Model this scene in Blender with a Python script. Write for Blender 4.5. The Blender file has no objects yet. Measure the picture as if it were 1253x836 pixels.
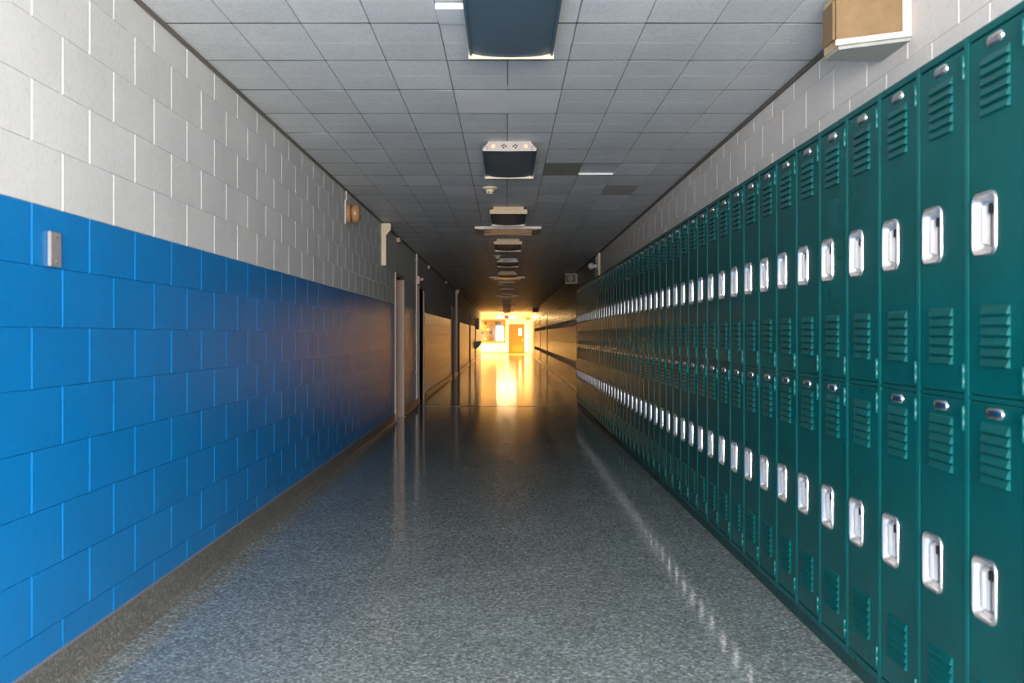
import bpy, math, random
from mathutils import Vector

random.seed(7)
PI = math.pi
SC = bpy.context.scene
COL = SC.collection

# ------------------------------------------------------------------ camera, light, exposure
CAM_H = 1.222
cam_d = bpy.data.cameras.new('camera')
cam = bpy.data.objects.new('camera', cam_d)
COL.objects.link(cam)
cam.location = (0, 0, CAM_H)
cam.rotation_euler = (PI / 2, 0, 0)
cam_d.sensor_width = 36.0
cam_d.lens = 1150.0 / 1253.0 * 36.0
cam_d.shift_x = 7.0 / 1253.0
cam_d.shift_y = -7.5 / 1253.0
cam_d.clip_end = 200
cam_d.clip_start = 0.05
cam_d.dof.use_dof = True
cam_d.dof.focus_distance = 7.5
cam_d.dof.aperture_fstop = 4.0
SC.camera = cam

SC.view_settings.view_transform = 'Standard'
SC.view_settings.look = 'None'
SC.view_settings.exposure = 0.0
SC.view_settings.gamma = 1.0
SC.view_settings.use_curve_mapping = False
SC.cycles.use_denoising = True
SC.cycles.max_bounces = 12
SC.cycles.diffuse_bounces = 6
SC.cycles.glossy_bounces = 6
SC.cycles.sample_clamp_indirect = 8.0

world = bpy.data.worlds.new('world')
SC.world = world
world.use_nodes = True
world.node_tree.nodes['Background'].inputs[0].default_value = (0.75, 0.86, 1.0, 1)
world.node_tree.nodes['Background'].inputs[1].default_value = 1.0


def area_light(name, loc, rot, sx, sy, power, color):
    d = bpy.data.lights.new(name, 'AREA')
    d.shape = 'RECTANGLE'
    d.size, d.size_y = sx, sy
    d.energy = power
    d.color = color
    o = bpy.data.objects.new(name, d)
    COL.objects.link(o)
    o.location = loc
    o.rotation_euler = rot
    return o


WARM = (1.0, 0.57, 0.18)
# daylight coming in through the glazed entrance behind the camera
area_light('daylight', (0.0, -3.25, 1.36), (PI / 2, 0, 0), 2.7, 2.3, 1080, (1.0, 0.985, 0.955))
# added lamps, unseen in the cross corridor arms, to brighten the end wall
for lx, lp in ((-3.2, 2400), (3.2, 2400)):
    area_light('hall_lamp_light', (lx, 61.0, 2.46), (0, 0, 0), 1.2, 0.30, lp, WARM)

# ------------------------------------------------------------------ dimensions
XL, XR, XK = -1.547, 1.578, 1.251      # left wall, right wall, locker fronts
CEIL = 2.63
YB, YW, YE = -3.0, 58.4, 63.5          # back wall, end of side walls, end wall
BASE = 0.133
PAINT = 1.655                          # top of the blue paint
CH = 0.2032                            # block course height


# ------------------------------------------------------------------ materials
def new_mat(name):
    m = bpy.data.materials.new(name)
    m.use_nodes = True
    nt = m.node_tree
    return m, nt, nt.nodes['Principled BSDF']


def pos_node(nt):
    return nt.nodes.new('ShaderNodeNewGeometry').outputs['Position']


def noise(nt, scale, detail=3.0, vec=None, rough=0.6):
    n = nt.nodes.new('ShaderNodeTexNoise')
    n.inputs['Scale'].default_value = scale
    n.inputs['Detail'].default_value = detail
    n.inputs['Roughness'].default_value = rough
    nt.links.new(vec if vec is not None else pos_node(nt), n.inputs['Vector'])
    return n


def ramp(nt, fac, stops, const=False):
    r = nt.nodes.new('ShaderNodeValToRGB')
    if const:
        r.color_ramp.interpolation = 'CONSTANT'
    el = r.color_ramp.elements
    while len(el) < len(stops):
        el.new(0.5)
    for e, (p, c) in zip(el, stops):
        e.position = p
        e.color = c if len(c) == 4 else (*c, 1)
    nt.links.new(fac, r.inputs['Fac'])
    return r.outputs['Color']


def bump(nt, bs, height, strength, dist=0.01):
    b = nt.nodes.new('ShaderNodeBump')
    b.inputs['Strength'].default_value = strength
    b.inputs['Distance'].default_value = dist
    nt.links.new(height, b.inputs['Height'])
    nt.links.new(b.outputs['Normal'], bs.inputs['Normal'])
    return b


def mixc(nt, fac, a, b, mode='MIX'):
    m = nt.nodes.new('ShaderNodeMix')
    m.data_type = 'RGBA'
    m.blend_type = mode
    for sock, v in ((m.inputs[0], fac), (m.inputs[6], a), (m.inputs[7], b)):
        if hasattr(v, 'links'):
            nt.links.new(v, sock)
        elif isinstance(v, (int, float)):
            sock.default_value = v
        else:
            sock.default_value = (*v, 1)
    return m.outputs[2]


def plain(name, col, rough=0.5, metal=0.0, spec=0.5, var=0.08, bs_=0.0, bscale=60.0, emit=None, es=0.0, coat=0.0):
    m, nt, bs = new_mat(name)
    if var > 0:
        n = noise(nt, 14.0, 4.0)
        lo = tuple(c * (1 - var) for c in col)
        hi = tuple(min(1, c * (1 + var)) for c in col)
        nt.links.new(ramp(nt, n.outputs['Fac'], [(0.3, lo), (0.7, hi)]), bs.inputs['Base Color'])
    else:
        bs.inputs['Base Color'].default_value = (*col, 1)
    bs.inputs['Roughness'].default_value = rough
    bs.inputs['Metallic'].default_value = metal
    bs.inputs['Specular IOR Level'].default_value = spec
    bs.inputs['Coat Weight'].default_value = coat
    if bs_ > 0:
        bump(nt, bs, noise(nt, bscale, 3.0).outputs['Fac'], bs_, 0.004)
    if emit:
        bs.inputs['Emission Color'].default_value = (*emit, 1)
        bs.inputs['Emission Strength'].default_value = es
    return m


def block_paint(name, col, rough, spec, bstr):
    m, nt, bs = new_mat(name)
    p = pos_node(nt)
    n1 = noise(nt, 1.3, 4.0, p)
    n2 = noise(nt, 130.0, 2.0, p)
    info = nt.nodes.new('ShaderNodeObjectInfo')
    c = ramp(nt, n1.outputs['Fac'], [(0.3, tuple(x * 0.93 for x in col)), (0.7, tuple(min(1, x * 1.05) for x in col))])
    c2 = ramp(nt, info.outputs['Random'], [(0.0, (0.93, 0.93, 0.93)), (1.0, (1.0, 1.0, 1.0))])
    c4 = ramp(nt, noise(nt, 48.0, 5.0, p, 0.75).outputs['Fac'], [(0.34, (0.86, 0.86, 0.86)), (0.5, (0.97, 0.97, 0.97)), (0.72, (1.0, 1.0, 1.0))])
    c5 = mixc(nt, 1.0, c, c2, 'MULTIPLY')
    nt.links.new(mixc(nt, 0.8, c5, c4, 'MULTIPLY'), bs.inputs['Base Color'])
    bs.inputs['Roughness'].default_value = rough
    bs.inputs['Specular IOR Level'].default_value = spec
    mix = nt.nodes.new('ShaderNodeMath')
    mix.operation = 'ADD'
    n3 = noise(nt, 22.0, 2.0, p)
    nt.links.new(n2.outputs['Fac'], mix.inputs[0])
    nt.links.new(n3.outputs['Fac'], mix.inputs[1])
    bump(nt, bs, mix.outputs[0], bstr, 0.003)
    return m


M = {}
BLUE = (0.002, 0.215, 0.58)
M['blue'] = block_paint('blue_gloss_paint', BLUE, 0.30, 0.55, 0.22)
M['white'] = block_paint('white_flat_paint', (0.76, 0.74, 0.73), 0.62, 0.25, 0.32)


def wall_mat():
    m, nt, bs = new_mat('two_tone_wall_paint')
    p = pos_node(nt)
    sep = nt.nodes.new('ShaderNodeSeparateXYZ')
    nt.links.new(p, sep.inputs[0])
    gt = nt.nodes.new('ShaderNodeMath')
    gt.operation = 'GREATER_THAN'
    gt.inputs[1].default_value = PAINT
    nt.links.new(sep.outputs['Z'], gt.inputs[0])
    nt.links.new(mixc(nt, gt.outputs[0], BLUE, (0.72, 0.70, 0.69)), bs.inputs['Base Color'])
    rr = nt.nodes.new('ShaderNodeMapRange')
    rr.inputs['To Min'].default_value = 0.33
    rr.inputs['To Max'].default_value = 0.62
    nt.links.new(gt.outputs[0], rr.inputs['Value'])
    nt.links.new(rr.outputs[0], bs.inputs['Roughness'])
    return m


M['warm_white'] = block_paint('warm_white_flat_paint', (0.88, 0.80, 0.73), 0.6, 0.25, 0.32)
M['wall'] = wall_mat()


def terrazzo(name, darkness, rough, chips=95.0, tint=(1, 1, 1), wob=0.02):
    m, nt, bs = new_mat(name)
    p = pos_node(nt)
    v = nt.nodes.new('ShaderNodeTexVoronoi')
    v.inputs['Scale'].default_value = chips
    nt.links.new(p, v.inputs['Vector'])
    sx = nt.nodes.new('ShaderNodeSeparateColor')
    nt.links.new(v.outputs['Color'], sx.inputs[0])

    def t(g, b=1.0):
        return tuple(g * darkness * k for k in (tint[0], tint[1], tint[2] * b))
    c1 = ramp(nt, sx.outputs[0], [(0.0, t(0.20)), (0.2, t(0.28)), (0.5, t(0.37)), (0.75, t(0.47)), (0.93, t(0.66))], True)
    n = noise(nt, 1.6, 4.0, p)
    c2 = ramp(nt, n.outputs['Fac'], [(0.3, (0.82, 0.82, 0.82)), (0.7, (1, 1, 1))])
    nt.links.new(mixc(nt, 1.0, c1, c2, 'MULTIPLY'), bs.inputs['Base Color'])
    nr = noise(nt, 2.6, 3.0, p)
    rr = nt.nodes.new('ShaderNodeMapRange')
    rr.inputs['To Min'].default_value = rough * 0.75
    rr.inputs['To Max'].default_value = rough * 1.3
    nt.links.new(nr.outputs['Fac'], rr.inputs['Value'])
    nt.links.new(rr.outputs[0], bs.inputs['Roughness'])
    bs.inputs['Specular IOR Level'].default_value = 0.5
    if wob:
        bump(nt, bs, noise(nt, 3.5, 2.0, p).outputs['Fac'], wob, 0.02)
    return m


M['terrazzo'] = terrazzo('grey_terrazzo', 0.86, 0.10, 100.0, (0.90, 1.0, 0.985))
M['terrazzo_base'] = terrazzo('brown_grey_terrazzo', 0.52, 0.35, 120.0, (1.0, 0.95, 0.86), 0)


def far_floor():
    m, nt, bs = new_mat('waxed_tile_floor')
    p = pos_node(nt)
    br = nt.nodes.new('ShaderNodeTexBrick')
    br.offset = 0.0
    br.inputs['Scale'].default_value = 1.0
    br.inputs['Brick Width'].default_value = 0.305
    br.inputs['Row Height'].default_value = 0.305
    br.inputs['Mortar Size'].default_value = 0.003
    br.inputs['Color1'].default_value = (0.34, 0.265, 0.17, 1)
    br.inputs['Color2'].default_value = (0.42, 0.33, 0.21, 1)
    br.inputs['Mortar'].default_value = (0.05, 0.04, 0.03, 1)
    nt.links.new(p, br.inputs['Vector'])
    nt.links.new(br.outputs['Color'], bs.inputs['Base Color'])
    bs.inputs['Roughness'].default_value = 0.12
    mp = nt.nodes.new('ShaderNodeMapping')
    mp.inputs['Scale'].default_value = (0.6, 3.2, 1.0)
    nt.links.new(p, mp.inputs['Vector'])
    n = noise(nt, 1.0, 2.0, mp.outputs[0])
    bump(nt, bs, n.outputs['Fac'], 0.10, 0.02)
    return m


M['far_floor'] = far_floor()


def tile_mat(name, lo, hi, fiss=True):
    m, nt, bs = new_mat(name)
    p = pos_node(nt)
    info = nt.nodes.new('ShaderNodeObjectInfo')
    c = ramp(nt, info.outputs['Random'], [(0.0, lo), (1.0, hi)])
    n = noise(nt, 55.0, 4.0, p, 0.7)
    c2 = ramp(nt, n.outputs['Fac'], [(0.36, (0.84, 0.84, 0.84)), (0.5, (0.97, 0.97, 0.97)), (0.68, (1, 1, 1))])
    n2 = noise(nt, 2.0, 3.0, p)
    c3 = ramp(nt, n2.outputs['Fac'], [(0.3, (0.88, 0.88, 0.89)), (0.7, (1, 1, 1))])
    x = mixc(nt, 1.0, c, c2, 'MULTIPLY') if fiss else c
    nt.links.new(mixc(nt, 1.0, x, c3, 'MULTIPLY'), bs.inputs['Base Color'])
    bs.inputs['Roughness'].default_value = 0.5 if fiss else 0.38
    bs.inputs['Specular IOR Level'].default_value = 0.3
    if fiss:
        bump(nt, bs, n.outputs['Fac'], 0.25, 0.004)
    return m


M['tile'] = tile_mat('acoustic_tile', (0.78, 0.785, 0.79), (0.86, 0.865, 0.87))
M['tile_new'] = tile_mat('new_smooth_tile', (0.93, 0.93, 0.96), (0.96, 0.96, 0.98), False)
M['tile_olive'] = plain('olive_stained_tile', (0.30, 0.29, 0.23), 0.6)
M['tile_brown'] = plain('browned_tile', (0.50, 0.46, 0.42), 0.6)
M['ceil_back'] = plain('ceiling_void_dark', (0.035, 0.032, 0.03), 0.8)
M['angle'] = plain('wall_angle_brown_grey', (0.16, 0.14, 0.115), 0.6)


def locker_mat():
    m, nt, bs = new_mat('green_locker_enamel')
    p = pos_node(nt)
    n = noise(nt, 5.0, 5.0, p, 0.65)
    c = ramp(nt, n.outputs['Fac'], [(0.3, (0.0008, 0.078, 0.077)), (0.7, (0.001, 0.100, 0.098))])
    info = nt.nodes.new('ShaderNodeObjectInfo')
    c2 = ramp(nt, info.outputs['Random'], [(0.0, (0.9, 0.9, 0.9)), (1.0, (1, 1, 1))])
    nt.links.new(mixc(nt, 1.0, c, c2, 'MULTIPLY'), bs.inputs['Base Color'])
    bs.inputs['Roughness'].default_value = 0.27
    bs.inputs['Specular IOR Level'].default_value = 0.34
    n2 = noise(nt, 4.0, 2.0, p)
    n3 = noise(nt, 160.0, 1.0, p)
    mm = nt.nodes.new('ShaderNodeMath')
    mm.operation = 'MULTIPLY_ADD'
    mm.inputs[1].default_value = 0.03
    nt.links.new(n3.outputs['Fac'], mm.inputs[0])
    nt.links.new(n2.outputs['Fac'], mm.inputs[2])
    bump(nt, bs, mm.outputs[0], 0.12, 0.01)
    return m


M['green'] = locker_mat()
M['green_dark'] = plain('dark_green_plinth', (0.004, 0.055, 0.052), 0.45)
M['chrome'] = plain('brushed_chrome', (0.78, 0.74, 0.73), 0.24, 0.9, var=0.03)
M['chrome_soft'] = plain('satin_steel', (0.82, 0.78, 0.76), 0.36, 0.5, var=0.05)
M['slot'] = plain('black_slot', (0.012, 0.012, 0.014), 0.6)
M['cream'] = plain('cream_enamel', (0.74, 0.60, 0.43), 0.45, var=0.05)
M['tan'] = plain('tan_enamel', (0.55, 0.39, 0.22), 0.45, var=0.06)
M['offwhite'] = plain('off_white_metal', (0.66, 0.59, 0.56), 0.4, var=0.05)
M['grille'] = plain('tan_speaker_cloth', (0.25, 0.155, 0.075), 0.85, var=0.12, bs_=0.4, bscale=320)
M['lens_dark'] = plain('unlit_smoky_lens', (0.085, 0.13, 0.17), 0.5, var=0.05, spec=0.18)
M['lens_pale'] = plain('pale_blue_diffuser', (0.82, 0.86, 0.94), 0.3, var=0.04)
M['steel_paint'] = plain('pinkish_steel_paint', (0.48, 0.34, 0.27), 0.5, var=0.05)
M['door_brown'] = plain('brown_door', (0.16, 0.085, 0.04), 0.35, var=0.15)
M['red'] = plain('red_plastic', (0.55, 0.02, 0.015), 0.4)
M['sign_red'] = plain('lit_red_sign', (0.6, 0.08, 0.05), 0.4, emit=(1.0, 0.16, 0.10), es=0.7)
M['bell'] = plain('brown_bell_enamel', (0.42, 0.22, 0.11), 0.3, var=0.06)
M['end_wall'] = plain('cream_end_wall_paint', (0.62, 0.58, 0.47), 0.5, var=0.02)
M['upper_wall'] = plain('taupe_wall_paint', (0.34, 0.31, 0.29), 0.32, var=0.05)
M['wood_frame'] = plain('golden_oak_frame', (0.19, 0.095, 0.009), 0.4, var=0.12)
M['wood_door'] = plain('orange_wood_door', (0.18, 0.054, 0.003), 0.35, var=0.12)
M['wood_light'] = plain('light_kick_plate', (0.25, 0.088, 0.006), 0.4, var=0.06)
M['cork'] = plain('board_backing', (0.16, 0.13, 0.08), 0.7)
M['grey_door'] = plain('blue_grey_door', (0.20, 0.22, 0.27), 0.4)
M['base_grey'] = plain('grey_green_panel', (0.36, 0.37, 0.34), 0.5)
M['plate_grey'] = plain('grey_cover_metal', (0.26, 0.24, 0.245), 0.4)
M['plate_pink'] = plain('pinkish_white_plate', (0.44, 0.37, 0.34), 0.45)
M['plate_chrome'] = plain('polished_chrome', (0.86, 0.84, 0.86), 0.20, 1.0, var=0.03)
M['black'] = plain('black_metal', (0.02, 0.02, 0.022), 0.35)
M['lamp_on'] = plain('lit_diffuser', (0.9, 0.85, 0.7), 0.4, var=0, emit=(1.0, 0.72, 0.36), es=60.0)
M['lite'] = plain('lit_vision_pane', (0.9, 0.9, 0.85), 0.2, var=0, emit=(1.0, 0.93, 0.75), es=1.6)
M['frame_alu'] = plain('aluminium_frame', (0.55, 0.56, 0.58), 0.35, 1.0)


def pane_mat():
    m, nt, bs = new_mat('clear_glass')
    out = nt.nodes['Material Output']
    tr = nt.nodes.new('ShaderNodeBsdfTransparent')
    gl = nt.nodes.new('ShaderNodeBsdfGlossy')
    gl.inputs['Roughness'].default_value = 0.03
    fr = nt.nodes.new('ShaderNodeFresnel')
    mx = nt.nodes.new('ShaderNodeMixShader')
    nt.links.new(fr.outputs[0], mx.inputs[0])
    nt.links.new(tr.outputs[0], mx.inputs[1])
    nt.links.new(gl.outputs[0], mx.inputs[2])
    nt.links.new(mx.outputs[0], out.inputs['Surface'])
    return m


M['glass'] = pane_mat()


# ------------------------------------------------------------------ mesh helpers
class MB:
    def __init__(self):
        self.v, self.f = [], []

    def add(self, vs, fs):
        n = len(self.v)
        self.v += [tuple(p) for p in vs]
        self.f += [tuple(i + n for i in q) for q in fs]
        return self

    def box(self, x0, x1, y0, y1, z0, z1, c=0.0):
        if c <= 0:
            vs = [(x, y, z) for x in (x0, x1) for y in (y0, y1) for z in (z0, z1)]
            return self.add(vs, [(0, 1, 3, 2), (4, 6, 7, 5), (0, 4, 5, 1), (2, 3, 7, 6), (0, 2, 6, 4), (1, 5, 7, 3)])
        vs, idx = [], {}
        lo, hi = (x0, y0, z0), (x1, y1, z1)
        for sx in (0, 1):
            for sy in (0, 1):
                for sz in (0, 1):
                    s = (sx, sy, sz)
                    for ax in range(3):
                        p = []
                        for k in range(3):
                            e = hi[k] if s[k] else lo[k]
                            if k != ax:
                                e += -c if s[k] else c
                            p.append(e)
                        idx[(s, ax)] = len(vs)
                        vs.append(tuple(p))
        fs = []
        ctr = Vector([(lo[k] + hi[k]) / 2 for k in range(3)])

        def face(q):
            pts = [Vector(vs[i]) for i in q]
            n = (pts[1] - pts[0]).cross(pts[2] - pts[0])
            m_ = sum(pts, Vector()) / len(pts)
            fs.append(tuple(q) if n.dot(m_ - ctr) > 0 else tuple(reversed(q)))
        for ax in range(3):
            a, b = [k for k in range(3) if k != ax]
            for e in (0, 1):
                q = []
                for (p, r) in ((0, 0), (1, 0), (1, 1), (0, 1)):
                    s = [0, 0, 0]
                    s[ax], s[a], s[b] = e, p, r
                    q.append(idx[(tuple(s), ax)])
                face(q)
        for ax in range(3):
            a, b = [k for k in range(3) if k != ax]
            for p in (0, 1):
                for r in (0, 1):
                    s0, s1 = [0, 0, 0], [0, 0, 0]
                    s0[a] = s1[a] = p
                    s0[b] = s1[b] = r
                    s1[ax] = 1
                    face([idx[(tuple(s0), a)], idx[(tuple(s1), a)], idx[(tuple(s1), b)], idx[(tuple(s0), b)]])
        for sx in (0, 1):
            for sy in (0, 1):
                for sz in (0, 1):
                    s = (sx, sy, sz)
                    face([idx[(s, 0)], idx[(s, 1)], idx[(s, 2)]])
        return self.add(vs, fs)

    def prism(self, poly, axis, a0, a1):
        """poly of 2-D points swept along an axis; other axes keep x,y,z order."""
        n = len(poly)
        vs = []
        for a in (a0, a1):
            for (p, q) in poly:
                vs.append({'x': (a, p, q), 'y': (p, a, q), 'z': (p, q, a)}[axis])
        fs = [tuple(range(n)), tuple(range(2 * n - 1, n - 1, -1))]
        for i in range(n):
            j = (i + 1) % n
            fs.append((i, i + n, j + n, j))
        return self.add(vs, fs)

    def loft(self, rings, cap0=False, cap1=True):
        n = len(rings[0])
        vs = [p for r in rings for p in r]
        fs = []
        for k in range(len(rings) - 1):
            for i in range(n):
                j = (i + 1) % n
                fs.append((k * n + i, k * n + j, (k + 1) * n + j, (k + 1) * n + i))
        if cap0:
            fs.append(tuple(reversed(range(n))))
        if cap1:
            fs.append(tuple(range((len(rings) - 1) * n, len(rings) * n)))
        return self.add(vs, fs)

    def lathe(self, prof, axis='z', seg=20, c=(0, 0, 0)):
        """profile of (radius, height) about an axis"""
        rings = []
        for r, h in prof:
            ring = []
            for i in range(seg):
                a = 2 * PI * i / seg
                u, w = r * math.cos(a), r * math.sin(a)
                p = {'z': (u, w, h), 'x': (h, u, w), 'y': (u, h, w)}[axis]
                ring.append((p[0] + c[0], p[1] + c[1], p[2] + c[2]))
            rings.append(ring)
        return self.loft(rings, True, True)

    def mesh(self, name, mat, smooth=False):
        me = bpy.data.meshes.new(name)
        me.from_pydata(self.v, [], self.f)
        me.validate()
        import bmesh
        bm = bmesh.new()
        bm.from_mesh(me)
        bmesh.ops.recalc_face_normals(bm, faces=bm.faces)
        bm.to_mesh(me)
        bm.free()
        if mat:
            me.materials.append(M[mat])
        if smooth:
            for p in me.polygons:
                p.use_smooth = True
            me.set_sharp_from_angle(angle=math.radians(50))
        return me

    def obj(self, name, mat, parent=None, loc=(0, 0, 0), rot=None, smooth=False):
        return place(name, self.mesh(name, mat, smooth), parent, loc, rot)


def place(name, me, parent=None, loc=(0, 0, 0), rot=None):
    o = bpy.data.objects.new(name, me)
    COL.objects.link(o)
    o.parent = parent
    o.location = loc
    if rot:
        o.rotation_euler = rot
    return o


def tag(o, label, cat, group=None, kind=None):
    o['label'] = label
    o['category'] = cat
    if group:
        o['group'] = group
    if kind:
        o['kind'] = kind
    return o


def thing(name, label, cat, loc=(0, 0, 0), rot=None, group=None, kind=None):
    return tag(place(name, None, None, loc, rot), label, cat, group, kind)


def rrect(cx, cy, w, h, r, seg=4):
    pts = []
    for (sx, sy, a0) in ((1, 1, 0), (-1, 1, PI / 2), (-1, -1, PI), (1, -1, 1.5 * PI)):
        for i in range(seg + 1):
            a = a0 + (PI / 2) * i / seg
            pts.append((cx + sx * (w / 2 - r) + r * math.cos(a), cy + sy * (h / 2 - r) + r * math.sin(a)))
    return pts


# ------------------------------------------------------------------ floor
SEAM = 16.15
tag(MB().box(-1.9, 1.95, YB, SEAM, -0.1, 0).obj('floor', 'terrazzo'), 'polished grey speckled terrazzo floor of the near corridor', 'floor', kind='structure')
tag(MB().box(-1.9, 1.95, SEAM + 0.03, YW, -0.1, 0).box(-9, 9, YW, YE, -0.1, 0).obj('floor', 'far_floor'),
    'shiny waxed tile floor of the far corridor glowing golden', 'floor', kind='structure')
tag(MB().box(-1.55, 1.58, SEAM, SEAM + 0.03, -0.1, 0.003, 0.001).obj('trim_1', 'black'), 'thin dark divider strip between terrazzo and waxed floor', 'trim', kind='structure')

# ------------------------------------------------------------------ left wall
DOORS = [(13.08, 14.06), (16.55, 17.50), (26.6, 27.6), (29.8, 30.8), (39.2, 40.2), (46.3, 47.3)]
DTOP = 2.05
wb = MB()
y = YB
for (a, b) in DOORS:
    wb.box(XL - 0.30, XL - 0.005, y, a, 0, CEIL)
    wb.box(XL - 0.30, XL - 0.005, a, b, DTOP, CEIL)
    y = b
wb.box(XL - 0.30, XL - 0.005, y, YW, 0, CEIL)
wall_left = tag(wb.obj('wall_left', 'wall'), 'painted block wall, blue below and white above, with doorways', 'wall', kind='structure')

BL = 0.426
BH = 0.0046     # relief of a block


def block_geo(mb, L, H, side, oy=0.0, oz=0.0, x=0.0):
    """frustum facing the corridor; side +1 faces +x"""
    g = 0.0012
    gx, gz = 0.0068, 0.0020
    y0, y1, z0, z1 = oy - L / 2, oy + L / 2, oz - H / 2, oz + H / 2
    b, f = x, x + side * BH
    vs = [(b, y0 + g, z0 + g / 2), (b, y1 - g, z0 + g / 2), (b, y1 - g, z1 - g / 2), (b, y0 + g, z1 - g / 2),
          (f, y0 + gx, z0 + gz), (f, y1 - gx, z0 + gz), (f, y1 - gx, z1 - gz), (f, y0 + gx, z1 - gz)]
    mb.add(vs, [(4, 5, 6, 7), (0, 1, 5, 4), (1, 2, 6, 5), (2, 3, 7, 6), (3, 0, 4, 7)])


_bm = {}


def block_mesh(L, H, mat, side):
    k = (round(L, 3), round(H, 3), mat, side)
    if k not in _bm:
        mb = MB()
        block_geo(mb, L, H, side)
        _bm[k] = mb.mesh('concrete_block', mat)
    return _bm[k]


def course_blocks(y0, y1, phase, L, cuts):
    """intervals of blocks in one course with doorway cuts removed"""
    k = math.floor((y0 - phase) / L)
    out = []
    while phase + k * L < y1:
        segs = [(max(phase + k * L, y0), min(phase + (k + 1) * L, y1))]
        for (a, b) in cuts:
            ns = []
            for (s, e) in segs:
                if e <= a or s >= b:
                    ns.append((s, e))
                else:
                    if a - s > 0.02:
                        ns.append((s, a))
                    if e - b > 0.02:
                        ns.append((b, e))
            segs = ns
        out += [q for q in segs if q[1] - q[0] > 0.02]
        k += 1
    return out


rest = {'blue': MB(), 'white': MB()}
n_single = 0
for r in range(-8, 5):
    z0, z1 = PAINT + CH * r, PAINT + CH * (r + 1)
    z0, z1 = max(z0, BASE), min(z1, CEIL)
    mat = 'blue' if r < 0 else 'white'
    ph = 3.062 + (0 if r % 2 else BL / 2)
    cuts = [(a - 0.05, b + 0.05) for (a, b) in DOORS] if z0 < DTOP else []
    for (s, e) in course_blocks(YB, YW, ph, BL, cuts):
        if 2.6 < s < 12.25:
            place('concrete_block', block_mesh(e - s, z1 - z0, mat, 1), wall_left, (XL - 0.0048, (s + e) / 2, (z0 + z1) / 2))
            n_single += 1
        else:
            block_geo(rest[mat], e - s, z1 - z0, 1, (s + e) / 2, (z0 + z1) / 2, XL - 0.0048)
for mat in rest:
    o = rest[mat].obj('distant_concrete_blocks', mat, wall_left)
    o['kind'] = 'stuff'

# coved terrazzo base along the left wall
segs, y = [], YB
for (a, b) in DOORS:
    segs.append((y, a - 0.05))
    y = b + 0.05
segs.append((y, YW))
mb, ms = MB(), MB()
for (a, b) in segs:
    mb.prism([(XL - 0.01, BASE), (XL + 0.010, BASE), (XL + 0.011, 0.045), (XL + 0.020, 0.018), (XL + 0.045, 0.003), (XL + 0.05, 0.0), (XL - 0.01, 0.0)], 'y', a, b)
    ms.box(XL - 0.002, XL + 0.0125, a, b, BASE, BASE + 0.003)
bb = tag(mb.obj('baseboard_left', 'terrazzo_base'), 'coved brown-grey terrazzo baseboard along the blue wall', 'baseboard', kind='structure')
ms.obj('top_strip', 'plate_grey', bb)

# doorways in the left wall
for i, (a, b) in enumerate(DOORS):
    lab = ['pinkish steel door frame with recessed door, first doorway past the blue wall',
           'pinkish steel door frame with recessed door beside the red-edged alarm',
           'recessed brown door just before the far funnel-topped raceway',
           'recessed brown door just past the far funnel-topped raceway',
           'recessed brown door well down the golden hallway wall',
           'recessed brown door beside the black drinking fountain'][i]
    d = thing('door_%d' % (i + 1), lab, 'door', (XL, (a + b) / 2, 0), kind='structure')
    w = (b - a) / 2
    fr = MB()
    for s in (-1, 1):
        fr.box(-0.30, 0.022, min(s * w, s * (w + 0.05)), max(s * w, s * (w + 0.05)), 0, DTOP + 0.05, 0.004)
        fr.box(-0.16, -0.13, min(s * w, s * (w - 0.02)), max(s * w, s * (w - 0.02)), 0, DTOP, 0.002)
    fr.box(-0.30, 0.022, -w, w, DTOP, DTOP + 0.05, 0.004)
    fr.obj('door_frame', 'steel_paint', d)
    p = MB().box(-0.215, -0.17, -w + 0.004, w - 0.004, 0.008, DTOP - 0.004, 0.003).obj('door_panel', 'door_brown', d)
    MB().lathe([(0.012, -0.17), (0.012, -0.13), (0.03, -0.125), (0.03, -0.105), (0.016, -0.098)], 'x', 14, (0, w - 0.07, 1.0)).obj('door_knob', 'chrome', p, smooth=True)

# ------------------------------------------------------------------ right wall, back wall, end wall
RC0, RCL = 2.3096, 0.418
wr = MB().box(XR + 0.005, XR + 0.36, YB, 16.66, 0, CEIL)
wall_right = tag(wr.obj('wall_right', 'warm_white'), 'white painted block wall above the projecting green lockers', 'wall', kind='structure')
for (z0, z1, ph) in ((RC0 - CH, RC0, 5.99), (RC0, RC0 + CH, 5.783), (RC0 + CH, CEIL, 5.99)):
    for (s, e) in course_blocks(2.4, 15.78, ph, RCL, []):
        place('concrete_block', block_mesh(e - s, z1 - z0, 'warm_white', -1), wall_right, (XR + 0.0048, (s + e) / 2, (z0 + z1) / 2))
    mb = MB()
for (z0, z1, ph) in ((RC0 - CH, RC0, 5.99), (RC0, RC0 + CH, 5.783), (RC0 + CH, CEIL, 5.99)):
    for (s, e) in course_blocks(YB, 2.4, ph, RCL, []):
        block_geo(mb, e - s, z1 - z0, -1, (s + e) / 2, (z0 + z1) / 2, XR + 0.0048)
mb.obj('concrete_blocks_near_entrance', 'warm_white', wall_right)['kind'] = 'stuff'

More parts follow.
